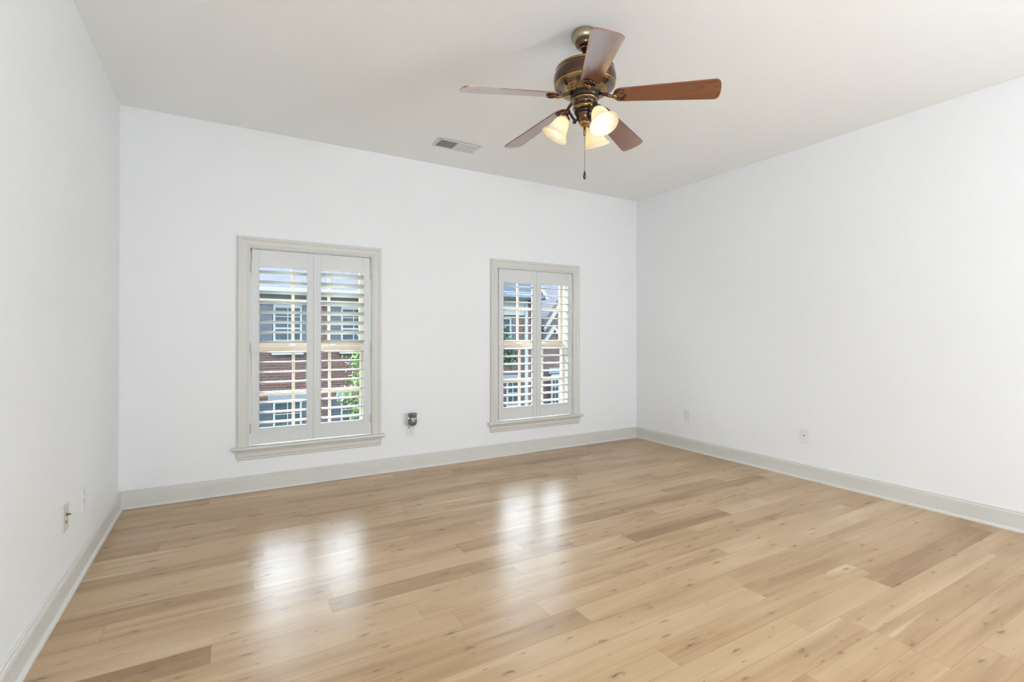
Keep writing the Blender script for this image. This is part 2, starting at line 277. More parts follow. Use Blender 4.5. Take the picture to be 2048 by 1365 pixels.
# ------------------------------------------------------------------ mesh helpers
class MB:
    def __init__(s): s.bm = bmesh.new()
    def box(s, x0, x1, y0, y1, z0, z1, bevel=0.0, seg=2, mtx=None):
        b = bmesh.new()
        v = [b.verts.new((x, y, z)) for x in (x0, x1) for y in (y0, y1) for z in (z0, z1)]
        for f in ((0, 1, 3, 2), (4, 6, 7, 5), (0, 4, 5, 1), (2, 3, 7, 6), (0, 2, 6, 4), (1, 5, 7, 3)):
            b.faces.new([v[i] for i in f])
        bmesh.ops.recalc_face_normals(b, faces=b.faces)
        if bevel: bmesh.ops.bevel(b, geom=list(b.edges), offset=bevel, segments=seg, affect='EDGES', profile=0.5)
        s._merge(b, mtx); return s
    def _merge(s, b, mtx=None):
        if mtx is not None: bmesh.ops.transform(b, matrix=mtx, verts=b.verts)
        me = bpy.data.meshes.new('tmp'); b.to_mesh(me); b.free(); s.bm.from_mesh(me); bpy.data.meshes.remove(me)
    def lathe(s, prof, n=48, mtx=None, smooth=True):
        b = bmesh.new(); rings = []
        for r, z in prof:
            if r < 1e-6: rings.append([b.verts.new((0, 0, z))])
            else: rings.append([b.verts.new((r * cos(2 * pi * i / n), r * sin(2 * pi * i / n), z)) for i in range(n)])
        for a, c in zip(rings, rings[1:]):
            for i in range(n):
                j = (i + 1) % n
                p = [a[i % len(a)], a[j % len(a)], c[j % len(c)], c[i % len(c)]]
                q = []
                for v_ in p:
                    if v_ not in q: q.append(v_)
                if len(q) > 2: b.faces.new(q)
        bmesh.ops.recalc_face_normals(b, faces=b.faces)
        for f in b.faces: f.smooth = smooth
        s._merge(b, mtx); return s
    def tube(s, pts, rad, n=12, closed=False, mtx=None):
        b = bmesh.new(); pts = [Vector(p) for p in pts]; k = len(pts); rings = []
        rad = rad if hasattr(rad, '__len__') else [rad] * k
        up = Vector((0, 0, 1))
        for i, p in enumerate(pts):
            a = pts[(i - 1) % k] if closed or i > 0 else p
            c = pts[(i + 1) % k] if closed or i < k - 1 else p
            t = (c - a).normalized(); u = t.cross(up)
            if u.length < 1e-4: u = t.cross(Vector((1, 0, 0)))
            u.normalize(); v = u.cross(t)
            rings.append([b.verts.new(p + (u * cos(2 * pi * j / n) + v * sin(2 * pi * j / n)) * rad[i]) for j in range(n)])
        rr = list(zip(rings, rings[1:])) + ([(rings[-1], rings[0])] if closed else [])
        for a, c in rr:
            for j in range(n): b.faces.new((a[j], a[(j + 1) % n], c[(j + 1) % n], c[j]))
        if not closed: b.faces.new(rings[0][::-1]); b.faces.new(rings[-1])
        bmesh.ops.recalc_face_normals(b, faces=b.faces)
        for f in b.faces: f.smooth = True
        s._merge(b, mtx); return s
    def sphere(s, c, r, n=16, scale=(1, 1, 1)):
        b = bmesh.new(); bmesh.ops.create_uvsphere(b, u_segments=n, v_segments=n // 2 + 2, radius=r)
        for f in b.faces: f.smooth = True
        s._merge(b, Matrix.Translation(c) @ Matrix.Diagonal(Vector(scale).to_4d())); return s
    def prism(s, outline, z0, z1, bevel=0.0, mtx=None, seg=2):
        b = bmesh.new()
        a = [b.verts.new((x, y, z0)) for x, y in outline]; c = [b.verts.new((x, y, z1)) for x, y in outline]
        b.faces.new(a[::-1]); b.faces.new(c); n = len(a)
        for i in range(n): b.faces.new((a[i], a[(i + 1) % n], c[(i + 1) % n], c[i]))
        bmesh.ops.recalc_face_normals(b, faces=b.faces)
        if bevel: bmesh.ops.bevel(b, geom=[e for e in b.edges if abs(e.verts[0].co.z - e.verts[1].co.z) < 1e-7], offset=bevel, segments=seg, affect='EDGES')
        s._merge(b, mtx); return s
    def loft(s, rings, close_profile=True, caps=True, smooth=False):
        """rings: lists of points with equal length"""
        b = bmesh.new(); R = [[b.verts.new(p) for p in r] for r in rings]; n = len(R[0])
        for a, c in zip(R, R[1:]):
            for j in range(n if close_profile else n - 1):
                b.faces.new((a[j], a[(j + 1) % n], c[(j + 1) % n], c[j]))
        if caps: b.faces.new(R[0][::-1]); b.faces.new(R[-1])
        bmesh.ops.recalc_face_normals(b, faces=b.faces)
        if smooth:
            for f in b.faces: f.smooth = True
        s._merge(b); return s
    def quad(s, *pts):
        v = [s.bm.verts.new(p) for p in pts]; s.bm.faces.new(v); return s
    def build(s, name, material, parent=None, loc=None):
        me = bpy.data.meshes.new(name)
        if loc is not None: bmesh.ops.translate(s.bm, verts=s.bm.verts, vec=-Vector(loc))
        s.bm.to_mesh(me); s.bm.free(); me.materials.append(material)
        o = bpy.data.objects.new(name, me); COL.objects.link(o)
        if loc is not None: o.location = loc
        if parent is not None: o.parent = parent
        return o

def thing(name, label, cat, loc=(0, 0, 0), group=None):
    o = bpy.data.objects.new(name, None); COL.objects.link(o); o.location = loc; o.empty_display_size = 0.05
    return tag(o, label, cat, group)
def tag(o, label, cat, group=None):
    o['label'] = label; o['category'] = cat
    if group: o['group'] = group
    return o
def struct(o, label=None, cat=None):
    o['kind'] = 'structure'
    if label: o['label'] = label
    if cat: o['category'] = cat
    return o
def dup_tree(o, parent=None):
    c = o.copy(); COL.objects.link(c)
    if parent is not None: c.parent = parent
    for ch in list(o.children): dup_tree(ch, c)
    return c

# ------------------------------------------------------------------ floor
def build_floor():
    rnd = random.Random(33); PW = 0.1225
    bm = bmesh.new(); uvl = bm.loops.layers.uv.new('UVMap'); cl = bm.loops.layers.float_color.new('plank')
    k = math.floor((YR - 0.3) / PW)
    fixed = {6: [(2.23, .25, 0)], 8: [(2.225, .1, 1)], 14: [(1.735, .2, 0)], 15: [(0.84, .15, 0)], 13: [(2.70, .6, 0)], 17: [(2.03, .3, 0)], 18: [(0.40, .8, 0)]}
    while k * PW - 0.01 < D + 0.05:
        y0 = k * PW - 0.01; y1 = y0 + PW
        y0c, y1c = max(y0, YR - 0.2), min(y1, D + 0.02)
        cuts = [XL - 0.1]
        x = XL - 0.1 - rnd.uniform(0, 1.2)
        while x < XR + 0.1:
            x += rnd.choice((0.45, 0.7, 0.95, 1.2, 1.45, 1.8)) * rnd.uniform(0.85, 1.15)
            if cuts[-1] + 0.25 < x < XR - 0.1: cuts.append(x)
        if k in fixed:
            cuts = [c for c in cuts if abs(c - fixed[k][0][0]) > 0.5] + [fixed[k][0][0]]; cuts.sort()
        cuts.append(XR + 0.1)
        for a, b_ in zip(cuts, cuts[1:]):
            t = min(0.85, max(0.05, rnd.gauss(0.50, 0.20))); sd = rnd.random()
            g = 0.0004
            vs_ = [bm.verts.new(p) for p in ((a + g, y0c, 0), (b_ - g, y0c, 0), (b_ - g, y1c, 0), (a + g, y1c, 0))]
            f = bm.faces.new(vs_)
            for l, u_ in zip(f.loops, ((0, 0), (b_ - a, 0), (b_ - a, 1), (0, 1))):
                l[uvl].uv = u_; l[cl] = (t, sd, rnd.random() * 0 + 0.5, 1)
        k += 1
    # subfloor slab under the planks
    me = bpy.data.meshes.new('floor'); bm.to_mesh(me); bm.free(); me.materials.append(M['oak']); me.materials.append(M['bark'])
    o = bpy.data.objects.new('floor', me); COL.objects.link(o); struct(o, 'pale oak plank floor with scattered knots', 'floor')
    sb = MB().box(XL - .2, XR + .2, YR - .2, D + .16, -0.12, -0.002).build('subfloor', M['bark'], o)
build_floor()

# ------------------------------------------------------------------ walls and ceiling
WT = 0.16
C1, C2 = 0.6215, 2.7530     # window centres
HW = 0.452                  # half width of each window opening
ZS, ZT = 0.322, 1.838       # opening bottom and top
mb = MB(); xs = [XL - WT, C1 - HW, C1 + HW, C2 - HW, C2 + HW, XR + WT]
for i in range(5):
    if i in (1, 3):
        mb.box(xs[i], xs[i + 1], D, D + WT, -0.1, ZS); mb.box(xs[i], xs[i + 1], D, D + WT, ZT, H + .1)
    else: mb.box(xs[i], xs[i + 1], D, D + WT, -0.1, H + .1)
struct(mb.build('wall_back', M['wall']), 'white wall with two shuttered windows', 'wall')
for nm_, xa, xb, lb_ in (('wall_left', XL - WT, XL, 'white wall on the left side'), ('wall_right', XR, XR + WT, 'plain white wall on the right side')):
    mb = MB(); y0, y1, z0, z1 = SIDE
    mb.box(xa, xb, YR - WT, y0, -0.1, H + .1); mb.box(xa, xb, y1, D, -0.1, H + .1)
    mb.box(xa, xb, y0, y1, -0.1, z0); mb.box(xa, xb, y0, y1, z1, H + .1)
    struct(mb.build(nm_, M['wall']), lb_, 'wall')
struct(MB().box(XL, XR, YR - WT, YR, -0.1, H + .1).build('wall_rear', M['wall']))
struct(MB().box(XL - WT, XR + WT, YR - WT, D + WT, H, H + .12).build('ceiling', M['ceil']), 'flat white ceiling', 'ceiling')
for n_, x_, sx_ in ((3, XL, 1), (4, XR, -1)):
    mb = MB()
    def bx(xa, xb, *r): mb.box(min(xa, xb), max(xa, xb), *r)
    for y in (y0, y1): bx(x_, x_ + sx_ * .018, y - .05, y + .05, z0 - .05, z1 + .05, .003)
    for z in (z0, z1): bx(x_, x_ + sx_ * .018, y0 + .05, y1 - .05, z - .05, z + .05, .003)
    struct(mb.build('window_%d' % n_, M['trim']))  # unseen frame around an opening added for the fill light
    # unseen box added outside that opening to keep sky light out
    mb = MB(); xo = x_ - sx_ * (WT + .9); xw = x_ - sx_ * WT
    bx(xo - sx_ * .1, xw, y0 - .3, y1 + .3, z1 + .15, z1 + .25); bx(xo - sx_ * .1, xo, y0 - .3, y1 + .3, 0, z1 + .15)
    bx(xo, xw, y0 - .3, y0 - .2, 0, z1 + .15); bx(xo, xw, y1 + .2, y1 + .3, 0, z1 + .15); bx(xo, xw, y0 - .2, y1 + .2, 0, .1)
    struct(mb.build('trim_%d' % (n_ - 2), M['wall']))

# baseboards: moulded profile (depth from wall, height) + shoe moulding
BP = [(0, 0), (.0145, 0), (.0145, .0930), (.0125, .0955), (.0125, .0980), (.0150, .1000), (.0140, .1060), (.0100, .1090), (.0070, .1105), (.0070, .1130), (.0095, .1150), (.0080, .1195), (.0040, .1225), (0, .1225)]
SP = [(0, 0), (.0270, 0), (.0270, .004), (.0255, .010), (.0215, .0150), (.0145, .0185), (0, .0185)]
def run(prof, side):
    if side == 'back': r = [[(XL + d, D - d, z) for d, z in prof], [(XR - d, D - d, z) for d, z in prof]]
    if side == 'left': r = [[(XL + d, YR + d, z) for d, z in prof], [(XL + d, D - d, z) for d, z in prof]]
    if side == 'right': r = [[(XR - d, YR + d, z) for d, z in prof], [(XR - d, D - d, z) for d, z in prof]]
    if side == 'rear': r = [[(XL + d, YR + d, z) for d, z in prof], [(XR - d, YR + d, z) for d, z in prof]]
    return MB().loft(r)
for side in ('back', 'left', 'right', 'rear'):
    o = run(BP, side).build('baseboard_' + side, M['trim']); struct(o)
    run(SP, side).build('shoe_molding', M['trim'], o)

# ------------------------------------------------------------------ windows
def build_window(idx, C):
    root = bpy.data.objects.new('window_%d' % idx, None); COL.objects.link(root); root.location = (C, D, ZS)
    struct(root, ('white cased window at left, nearer the left wall' if idx == 1 else 'white cased window nearer the right corner'), 'window')
    def add(mb, name, material, parent=root):
        o = mb.build(name, material, None); o.data.transform(Matrix.Translation((-C, -D, -ZS))); o.parent = parent; return o
    # casing profile: (outwards from inner edge, proud of the wall)
    cp = [(0, -.0), (0, .011), (.003, .014), (.010, .0145), (.014, .0125), (.018, .0145), (.024, .0165), (.040, .0175), (.050, .0185), (.056, .0225), (.066, .026), (.0755, .0265), (.078, .0245), (.0805, .018), (.0805, 0)]
    hi = 0.4565; zi = 1.8425
    rings = []
    for kx, kz in ((-1, 0), (-1, 1), (1, 1), (1, 0)):
        rings.append([(C + kx * (hi + s), D - t, (zi + s) if kz else 0.3405) for s, t in cp])
    add(MB().loft(rings), 'casing', M['trim'])
    # stool with rounded nose and horns, back to the sash
    st = [(D - .028, .3150), (D - .043, .3165), (D - .0495, .3215), (D - .052, .3290), (D - .0495, .3365), (D - .043, .3405), (D, .3405), (D, .3150)]
    mb = MB().loft([[(C - .566, y, z) for y, z in st], [(C + .566, y, z) for y, z in st]])
    mb.box(C - HW, C + HW, D, D + .105, .3150, .3405)
    add(mb, 'sill', M['trim'])
    ap = [(D, .3150), (D - .026, .3150), (D - .026, .306), (D - .022, .300), (D - .018, .294), (D - .018, .268), (D - .015, .263), (D - .013, .256), (D - .015, .251), (D - .012, .2435), (D - .006, .2400), (D, .2400)]
    ins = [0, 0, 0, .004, .008, .008, .010, .012, .011, .014, .018, .018]
    add(MB().loft([[(C - .548 + i, y, z) for (y, z), i in zip(ap, ins)], [(C + .548 - i, y, z) for (y, z), i in zip(ap, ins)]]), 'apron', M['trim'])
    # jamb liner
    mb = MB()
    for s in (-1, 1):
        a, b_ = C + s * HW, C + s * (HW - .012); mb.box(min(a, b_), max(a, b_), D + .03, D + WT + .02, ZS + .0185, ZT)
        a, b_ = C + s * (HW - .012), C + s * (HW - .034); mb.box(min(a, b_), max(a, b_), D + .085, D + WT + .02, ZS + .0185, ZT - .012, .002)
    mb.box(C - HW, C + HW, D + .03, D + WT + .02, ZT - .012, ZT); mb.box(C - HW + .012, C + HW - .012, D + .105, D + WT + .03, ZS, ZS + .028)
    add(mb, 'jamb', M['vinylw'])
    def sash(nm, y0, y1, zb, zt, rb, rtp, hm):
        w_ = HW - .034
        mb = MB()
        for s in (-1, 1):
            a, b_ = C + s * w_, C + s * (w_ - .030); mb.box(min(a, b_), max(a, b_), y0, y1, zb, zt, .002)
        mb.box(C - w_ + .03, C + w_ - .03, y0, y1, zb, zb + rb, .002); mb.box(C - w_ + .03, C + w_ - .03, y0, y1, zt - rtp, zt, .002)
        # a groove line along the meeting rail
        o = add(mb, nm, M['almond'])
        ym = (y0 + y1) / 2
        for s in (-1, 1):
            mm = MB().box(C + s * .139 - .011, C + s * .139 + .011, ym - .009, ym + .009, zb + rb, zt - rtp, .002)
            q = mm.build('muntin', M['almond']); q.data.transform(Matrix.Translation((-C, -D, -ZS))); q.parent = o
        mm = MB().box(C - w_ + .03, C + w_ - .03, ym - .008, ym + .008, hm - .010, hm + .010, .002)
        q = mm.build('muntin', M['almond']); q.data.transform(Matrix.Translation((-C, -D, -ZS))); q.parent = o
        g = MB().box(C - w_ + .028, C + w_ - .028, ym - .002, ym + .002, zb + rb - .002, zt - rtp + .002).build('glass', M['glass']); g.data.transform(Matrix.Translation((-C, -D, -ZS))); g.parent = o
        return o
    sash('upper_sash', D + .135, D + .165, 1.060, 1.826, .066, .034, 1.460)
    lo = sash('lower_sash', D + .095, D + .127, .350, 1.094, .050, .044, .710)
    for zz in (1.062, 1.080):
        q = MB().box(C - HW + .066, C + HW - .066, D + .0915, D + .0965, zz, zz + .005, .001).build('rail_bead', M['almond']); q.data.transform(Matrix.Translation((-C, -D, -ZS))); q.parent = lo
    for s in (-.155, .155):
        mb = MB().box(C + s - .030, C + s + .030, D + .100, D + .124, 1.094, 1.100, .0015)
        mb.lathe([(0, 1.100), (.011, 1.100), (.010, 1.109), (.004, 1.111), (0, 1.111)], 16, Matrix.Translation((C + s, D + .112, 0)))
        mb.box(C + s - .004, C + s + .034, D + .098, D + .106, 1.102, 1.108, .001)
        q = mb.build('sash_lock', M['vinylw']); q.data.transform(Matrix.Translation((-C, -D, -ZS))); q.parent = lo
    return root
build_window(1, C1); build_window(2, C2)

# ------------------------------------------------------------------ plantation shutters: four hinged panels
def build_shutter(C, side, tilt_up, tilt_lo, label):
    x_out = C + side * .4420; x_in = C + side * .0020
    a, b_ = min(x_out, x_in), max(x_out, x_in)
    zb, zt = .3480, 1.8320; yf, yb = D - .004, D + .024; ST = .0500
    o_z0, o_z1 = .4710, 1.7030
    root = thing('plantation_shutter', label, 'window shutter', ((a + b_) / 2, D, zb), 'plantation shutter panels on the two windows')
    T = Matrix.Translation((-(a + b_) / 2, -D, -zb))
    def add(mb, name, parent=root, material=M['shutter']):
        o = mb.build(name, material); o.data.transform(T); o.parent = parent; return o
    for xx0, xx1, inner in ((a, a + ST, 1), (b_ - ST, b_, -1)):
        mb = MB().box(xx0, xx1, yf, yb, zb, zt, .0015)
        e = xx1 if inner == 1 else xx0                      # beaded inner edge
        mb.box(e - .0035, e + .0015, yf - .0012, yf + .004, zb + .002, zt - .002, .001)
        add(mb, 'stile')
    add(MB().box(a + ST + .0008, b_ - ST - .0008, yf + .0012, yb - .001, o_z1, zt - .0005, .002), 'top_rail')
    add(MB().box(a + ST + .0008, b_ - ST - .0008, yf + .0012, yb - .001, zb + .0005, o_z0, .002), 'bottom_rail')
    if side > 0:
        add(MB().box(x_in - .0065, x_in + .0065, yf - .0045, yf - .0002, zb + .001, zt - .001, .0015), 'astragal')
    n = 16; pitch = (o_z1 - o_z0) / n; ym = (yf + yb) / 2
    prof = []
    for k in range(20):
        t = 2 * pi * k / 20; cc, ss = cos(t), sin(t)
        prof.append((.0445 * cc, .0058 * (abs(ss) ** 0.8) * (1 if ss >= 0 else -1)))
    x0_, x1_ = a + ST + .0015, b_ - ST - .0015
    for i in range(n):
        zc = o_z0 + pitch * (i + .5)
        tl = radians(tilt_lo if i < 8 else tilt_up)      # positive: room-side edge raised
        ring = lambda x: [(x, -(p * cos(tl)), p * sin(tl) + q * cos(tl)) if False else (x, -p * cos(tl) + q * sin(tl), p * sin(tl) + q * cos(tl)) for p, q in prof]
        lm = MB().loft([ring(-(x1_ - x0_) / 2), ring((x1_ - x0_) / 2)])
        for f in lm.bm.faces: f.smooth = len(f.verts) == 4
        o = lm.build('louver', M['shutter'], root); o.location = ((x0_ + x1_) / 2 - (a + b_) / 2, ym - D, zc - zb)
    xh = C + side * .4495
    for zc in (.475, 1.085, 1.695):
        mb = MB().lathe([(0, -.036), (.0040, -.036), (.0040, .036), (0, .036)], 14, Matrix.Translation((xh, D - .0095, zc)))
        l0, l1 = sorted((xh, xh - side * .011)); mb.box(l0, l1, D - .0058, D - .0042, zc - .036, zc + .036, .0006)
        add(mb, 'hinge', root, M['trim'])
    return root
build_shutter(C1, -1, 9.0, -3.0, 'left panel of white louvered shutters on the left window, upper slats nearly level')
build_shutter(C1, 1, 19.0, -2.5, 'right panel of white louvered shutters on the left window, upper slats tilted up')
build_shutter(C2, -1, -3.0, -6.0, 'left panel of white louvered shutters on the window nearer the right corner')
build_shutter(C2, 1, -3.0, -6.0, 'right panel of white louvered shutters on the window nearer the right corner')

# ------------------------------------------------------------------ ceiling fan
FX, FY, ZB = 1.6006, 2.0004, 2.358
fan = thing('ceiling_fan', 'bronze ceiling fan with five cherry wood blades and three lit lamps', 'ceiling fan', (FX, FY, H))
FT = Matrix.Translation((0, 0, -H))
def fadd(mb, name, material, parent=fan, loc=None, label=None):
    o = mb.build(name, material); o.data.transform(FT); o.parent = parent
    if label: o['label'] = label
    return o
fadd(MB().lathe([(0, 2.7399), (.0610, 2.7399), (.0655, 2.734), (.0665, 2.720), (.0650, 2.707), (.0605, 2.697), (.0545, 2.692), (.0500, 2.690)]), 'canopy', M['pewter'], label='dull pewter canopy')
fadd(MB().lathe([(.0502, 2.6905), (.0490, 2.680), (.0440, 2.669), (.0360, 2.661), (.0290, 2.657)]), 'canopy_cup', M['bronze'])
fadd(MB().lathe([(.0292, 2.6575), (.0260, 2.652), (.0200, 2.647), (.0130, 2.645), (.0, 2.645)]), 'hanger_ball', M['chrome'], label='polished hanger ball')
fadd(MB().lathe([(.0, 2.655), (.0110, 2.655), (.0110, 2.575), (0, 2.575)], 24), 'downrod', M['bronze'])
fadd(MB().lathe([(0, 2.584), (.022, 2.584), (.026, 2.578), (.060, 2.572), (.105, 2.565), (.130, 2.558), (.143, 2.552)]), 'motor_top', M['bronze'])
fadd(MB().lathe([(.143, 2.5525), (.1490, 2.549), (.1505, 2.545), (.1500, 2.541), (.147, 2.539)]), 'upper_band', M['gold'], label='brass band around motor top')
fadd(MB().lathe([(.1475, 2.540), (.1490, 2.536), (.1540, 2.528), (.1585, 2.515), (.1605, 2.500), (.1600, 2.486), (.1575, 2.475), (.1535, 2.469)], 64), 'motor_housing', M['bronze'])
fadd(MB().lathe([(.1535, 2.4695), (.1555, 2.466), (.1550, 2.460), (.1500, 2.456), (.1465, 2.4550)], 64), 'lower_band', M['gold'], label='brass band around motor bottom')
fadd(MB().lathe([(.1465, 2.4552), (.1450, 2.451), (.1410, 2.448), (.1375, 2.4485), (.1340, 2.4455), (.1300, 2.4420), (.1255, 2.4425), (.1220, 2.4395), (.1180, 2.4380)], 64), 'stepped_ring', M['chrome'], label='polished stepped ring under the motor')
fadd(MB().lathe([(.1182, 2.4380), (.1000, 2.4345), (.0850, 2.4280), (.0740, 2.4240)], 64), 'filigree_plate', M['filigree'], label='pierced brass plate under the motor')
fadd(MB().lathe([(.0745, 2.4250), (.0750, 2.4150), (.0745, 2.3980), (.0700, 2.3950), (.0660, 2.3950)], 48), 'rotor_ring', M['black'], label='black ring carrying the blade arms')
# light kit body
fadd(MB().lathe([(.0662, 2.3955), (.0680, 2.3920), (.0672, 2.3870), (.0630, 2.3845)], 48), 'switch_cup_rim', M['gold'])
fadd(MB().lathe([(.0632, 2.3848), (.0625, 2.3790), (.0635, 2.3720), (.0600, 2.3640), (.0550, 2.3600)], 48), 'switch_cup', M['bronze'])
fadd(MB().lathe([(.0552, 2.3602), (.0590, 2.3560), (.0605, 2.3500), (.0590, 2.3430), (.0520, 2.3380), (.0490, 2.3370)], 48), 'ring_collar', M['gold'], label='brass collar of the light kit')
fadd(MB().lathe([(.0491, 2.3372), (.0530, 2.3330), (.0545, 2.3270), (.0520, 2.3200), (.0465, 2.3170)], 48), 'lower_collar', M['black'])
fadd(MB().lathe([(.0467, 2.3172), (.0480, 2.3130), (.0460, 2.3080), (.0430, 2.3050), (.0410, 2.2950), (.0350, 2.2830), (.0290, 2.2770)], 48), 'fitter_body', M['bronze'])
fadd(MB().lathe([(.0290, 2.2772), (.0300, 2.2740), (.0280, 2.2690), (.0200, 2.2600), (.0100, 2.2560), (.0095, 2.2500), (0, 2.2490)], 32), 'finial', M['gold'], label='brass finial')
# pull switch stem, beaded chain, wooden pendant
mb = MB().lathe([(0, 2.2520), (.0062, 2.2520), (.0068, 2.2350), (.0072, 2.2140), (.0050, 2.2090), (0, 2.2085)], 20)
chain = fadd(mb, 'pull_chain', M['gold'])
mb = MB().tube([(0, 0, 2.2100), (0, 0, 2.0250)], .0011, 6)
for k in range(46): mb.sphere((0, 0, 2.2080 - k * .0040), .0016, 6)
mb.sphere((0, 0, 2.148), .0030, 8)
o = fadd(mb, 'bead_chain', M['chain'], chain)
mb = MB().lathe([(0, 2.0270), (.0030, 2.0260), (.0045, 2.0190), (.0072, 2.0050), (.0078, 1.9960), (.0062, 1.9880), (.0025, 1.9840), (0, 1.9835)], 20)
o = fadd(mb, 'pendant', M['bronze'], chain); o['label'] = 'dark teardrop pull pendant'

# blades and blade irons, built along +x at the fan axis, then turned
R0, R1 = .145, .650
droop = math.atan2(2.395 - 2.347, R1 - R0); pitch = radians(14.0)
def blade_mtx(ang):
    # local frame: x along the blade from R0, y across (counter-clockwise edge lower), z up
    rot = Matrix.Rotation(ang, 4, 'Z') @ Matrix.Translation((R0, 0, 2.395 - H)) @ Matrix.Rotation(droop, 4, 'Y') @ Matrix.Rotation(-pitch, 4, 'X')
    return rot
outl = []
Lb = (R1 - R0) / cos(droop)
for k in range(13):       # rounded root
    t = pi / 2 + pi * k / 12; outl.append((.040 + .040 * cos(t), .0475 * sin(t)))
wt = .0690; rc = .020
bl = [(Lb - .030, -wt + .0005)]
for k in range(5):
    t = -pi / 2 + (pi / 2 - .28) * k / 4; bl.append((Lb - .028 - rc * 0 + .016 * cos(t), -wt + .016 + .016 * sin(t)))
tip = []
for k in range(13):
    y = -wt + .018 + (2 * wt - .036) * k / 12; tip.append((Lb - .010 * (y / wt) ** 2, y))
outl += [(.08, -.0490)] + bl[:1] + [p for p in bl[1:] if p[0] < Lb - .0105 or True][:0]
outl += [(Lb - .024, -wt + .001), (Lb - .014, -wt + .006)] + tip + [(Lb - .014, wt - .006), (Lb - .024, wt - .001), (Lb - .030, wt - .0005), (.08, .0490)]
blade_me = None; iron_me = None
angs = [167.465 + 72 * k for k in range(5)]
for k, a_ in enumerate(angs):
    if blade_me is None:
        b_o = MB().prism(outl, 0.0, .0065, .0016).build('blade', M['blade'], fan); blade_me = b_o.data
        mb = MB()
        # ring lying under the blade root, knob, and arm back to the hub
        ringp = [(.034 + .027 * cos(t), .030 * sin(t), -.0040) for t in [2 * pi * j / 28 for j in range(28)]]
        mb.tube(ringp, .0062, 10, True)
        kb = MB().sphere((.006, 0, -.006), .0130, 14, (1.15, 1, .8)).sphere((-.010, 0, -.004), .0100, 14, (1.3, .9, .8)).sphere((.012, -.016, -.0065), .0065, 10, (1, 1, .7)).sphere((.012, .016, -.0065), .0065, 10, (1, 1, .7))
        boss_me = kb.build('boss', M['gold'])
        mb.tube([(-.012, 0, -.003), (-.030, 0, .004), (-.052, 0, .012), (-.074, 0, .016)], [.0075, .0085, .0085, .0095], 12)
        i_o = mb.build('blade_iron', M['bronze'], fan); iron_me = i_o.data
    else:
        b_o = bpy.data.objects.new('blade', blade_me); COL.objects.link(b_o); b_o.parent = fan
        i_o = bpy.data.objects.new('blade_iron', iron_me); COL.objects.link(i_o); i_o.parent = fan
    b_o.matrix_local = blade_mtx(radians(a_)); i_o.matrix_local = blade_mtx(radians(a_))
    if k == 0: g_o = boss_me
    else: g_o = bpy.data.objects.new('boss', boss_me.data); COL.objects.link(g_o)
    g_o.parent = i_o; g_o['label'] = 'brass boss of the blade arm'

# three lamp arms with bell glass shades; directions set out from the camera-facing side of the body
rt2 = Vector((cos(_yaw), -sin(_yaw), 0)); fw2 = Vector((sin(_yaw), cos(_yaw), 0))
for k, th in enumerate((182.0, 62.0, -58.0)):
    t = radians(th); dirv = (rt2 * cos(t) - fw2 * sin(t)).normalized()
    az = math.atan2(dirv.y, dirv.x)
    RZ = Matrix.Rotation(az, 4, 'Z')
    mb = MB().tube([(.030, 0, 2.300), (.045, 0, 2.288), (.060, 0, 2.300), (.070, 0, 2.318), (.082, 0, 2.333), (.094, 0, 2.330), (.099, 0, 2.316)],
                   [.008, .0075, .0065, .0065, .0085, .0115, .0120], 14)
    mb.sphere((.052, 0, 2.281), .0105, 14); mb.sphere((.088, 0, 2.333), .0155, 16)
    arm = mb.build('light_arm', M['black']); arm.data.transform(RZ); arm.data.transform(FT); arm.parent = fan
    # frame of the shade: origin at the cap, -z towards the mouth, tilted outwards
    tilt = radians(30.0)
    F = RZ @ Matrix.Translation((.0985, 0, 2.3080)) @ Matrix.Rotation(-tilt, 4, 'Y')
    cap = MB().lathe([(0, .010), (.014, .010), (.020, .004), (.0275, -.002), (.0285, -.014), (.0265, -.016), (0, -.010)], 32, F).build('socket_cap', M['gold'], None); cap.data.transform(FT); cap.parent = fan
    outer = [(.0255, -.008), (.0300, -.016), (.0370, -.030), (.0425, -.048), (.0465, -.066), (.0510, -.082), (.0585, -.097), (.0690, -.109), (.0740, -.1145)]
    inner = [(r_ - .0030, z_ - (.0 if i_ else 0)) for i_, (r_, z_) in enumerate(outer)][::-1]
    shd = MB().lathe(outer + [(.0735, -.1165)] + inner, 48, F).build('lamp_shade', M['shade'], None); shd.data.transform(FT); shd.parent = fan
    shd['label'] = 'lit cream alabaster glass shade'
    bulb = MB().lathe([(0, -.018), (.0100, -.018), (.0110, -.034), (.0165, -.046), (.0185, -.058), (.0160, -.072), (.0100, -.088), (.0040, -.100), (0, -.104)], 24, F).build('bulb', M['bulb'], None)
    bulb.data.transform(FT); bulb.parent = shd
    ld = bpy.data.lights.new('bulb_light', 'POINT'); ld.energy = 0.085; ld.color = (1.0, 0.88, 0.70); ld.shadow_soft_size = 0.012
    lo = bpy.data.objects.new('bulb_light', ld); COL.objects.link(lo)
    lo.location = Vector((FX, FY, 0)) + (F @ Vector((0, 0, -.112)))

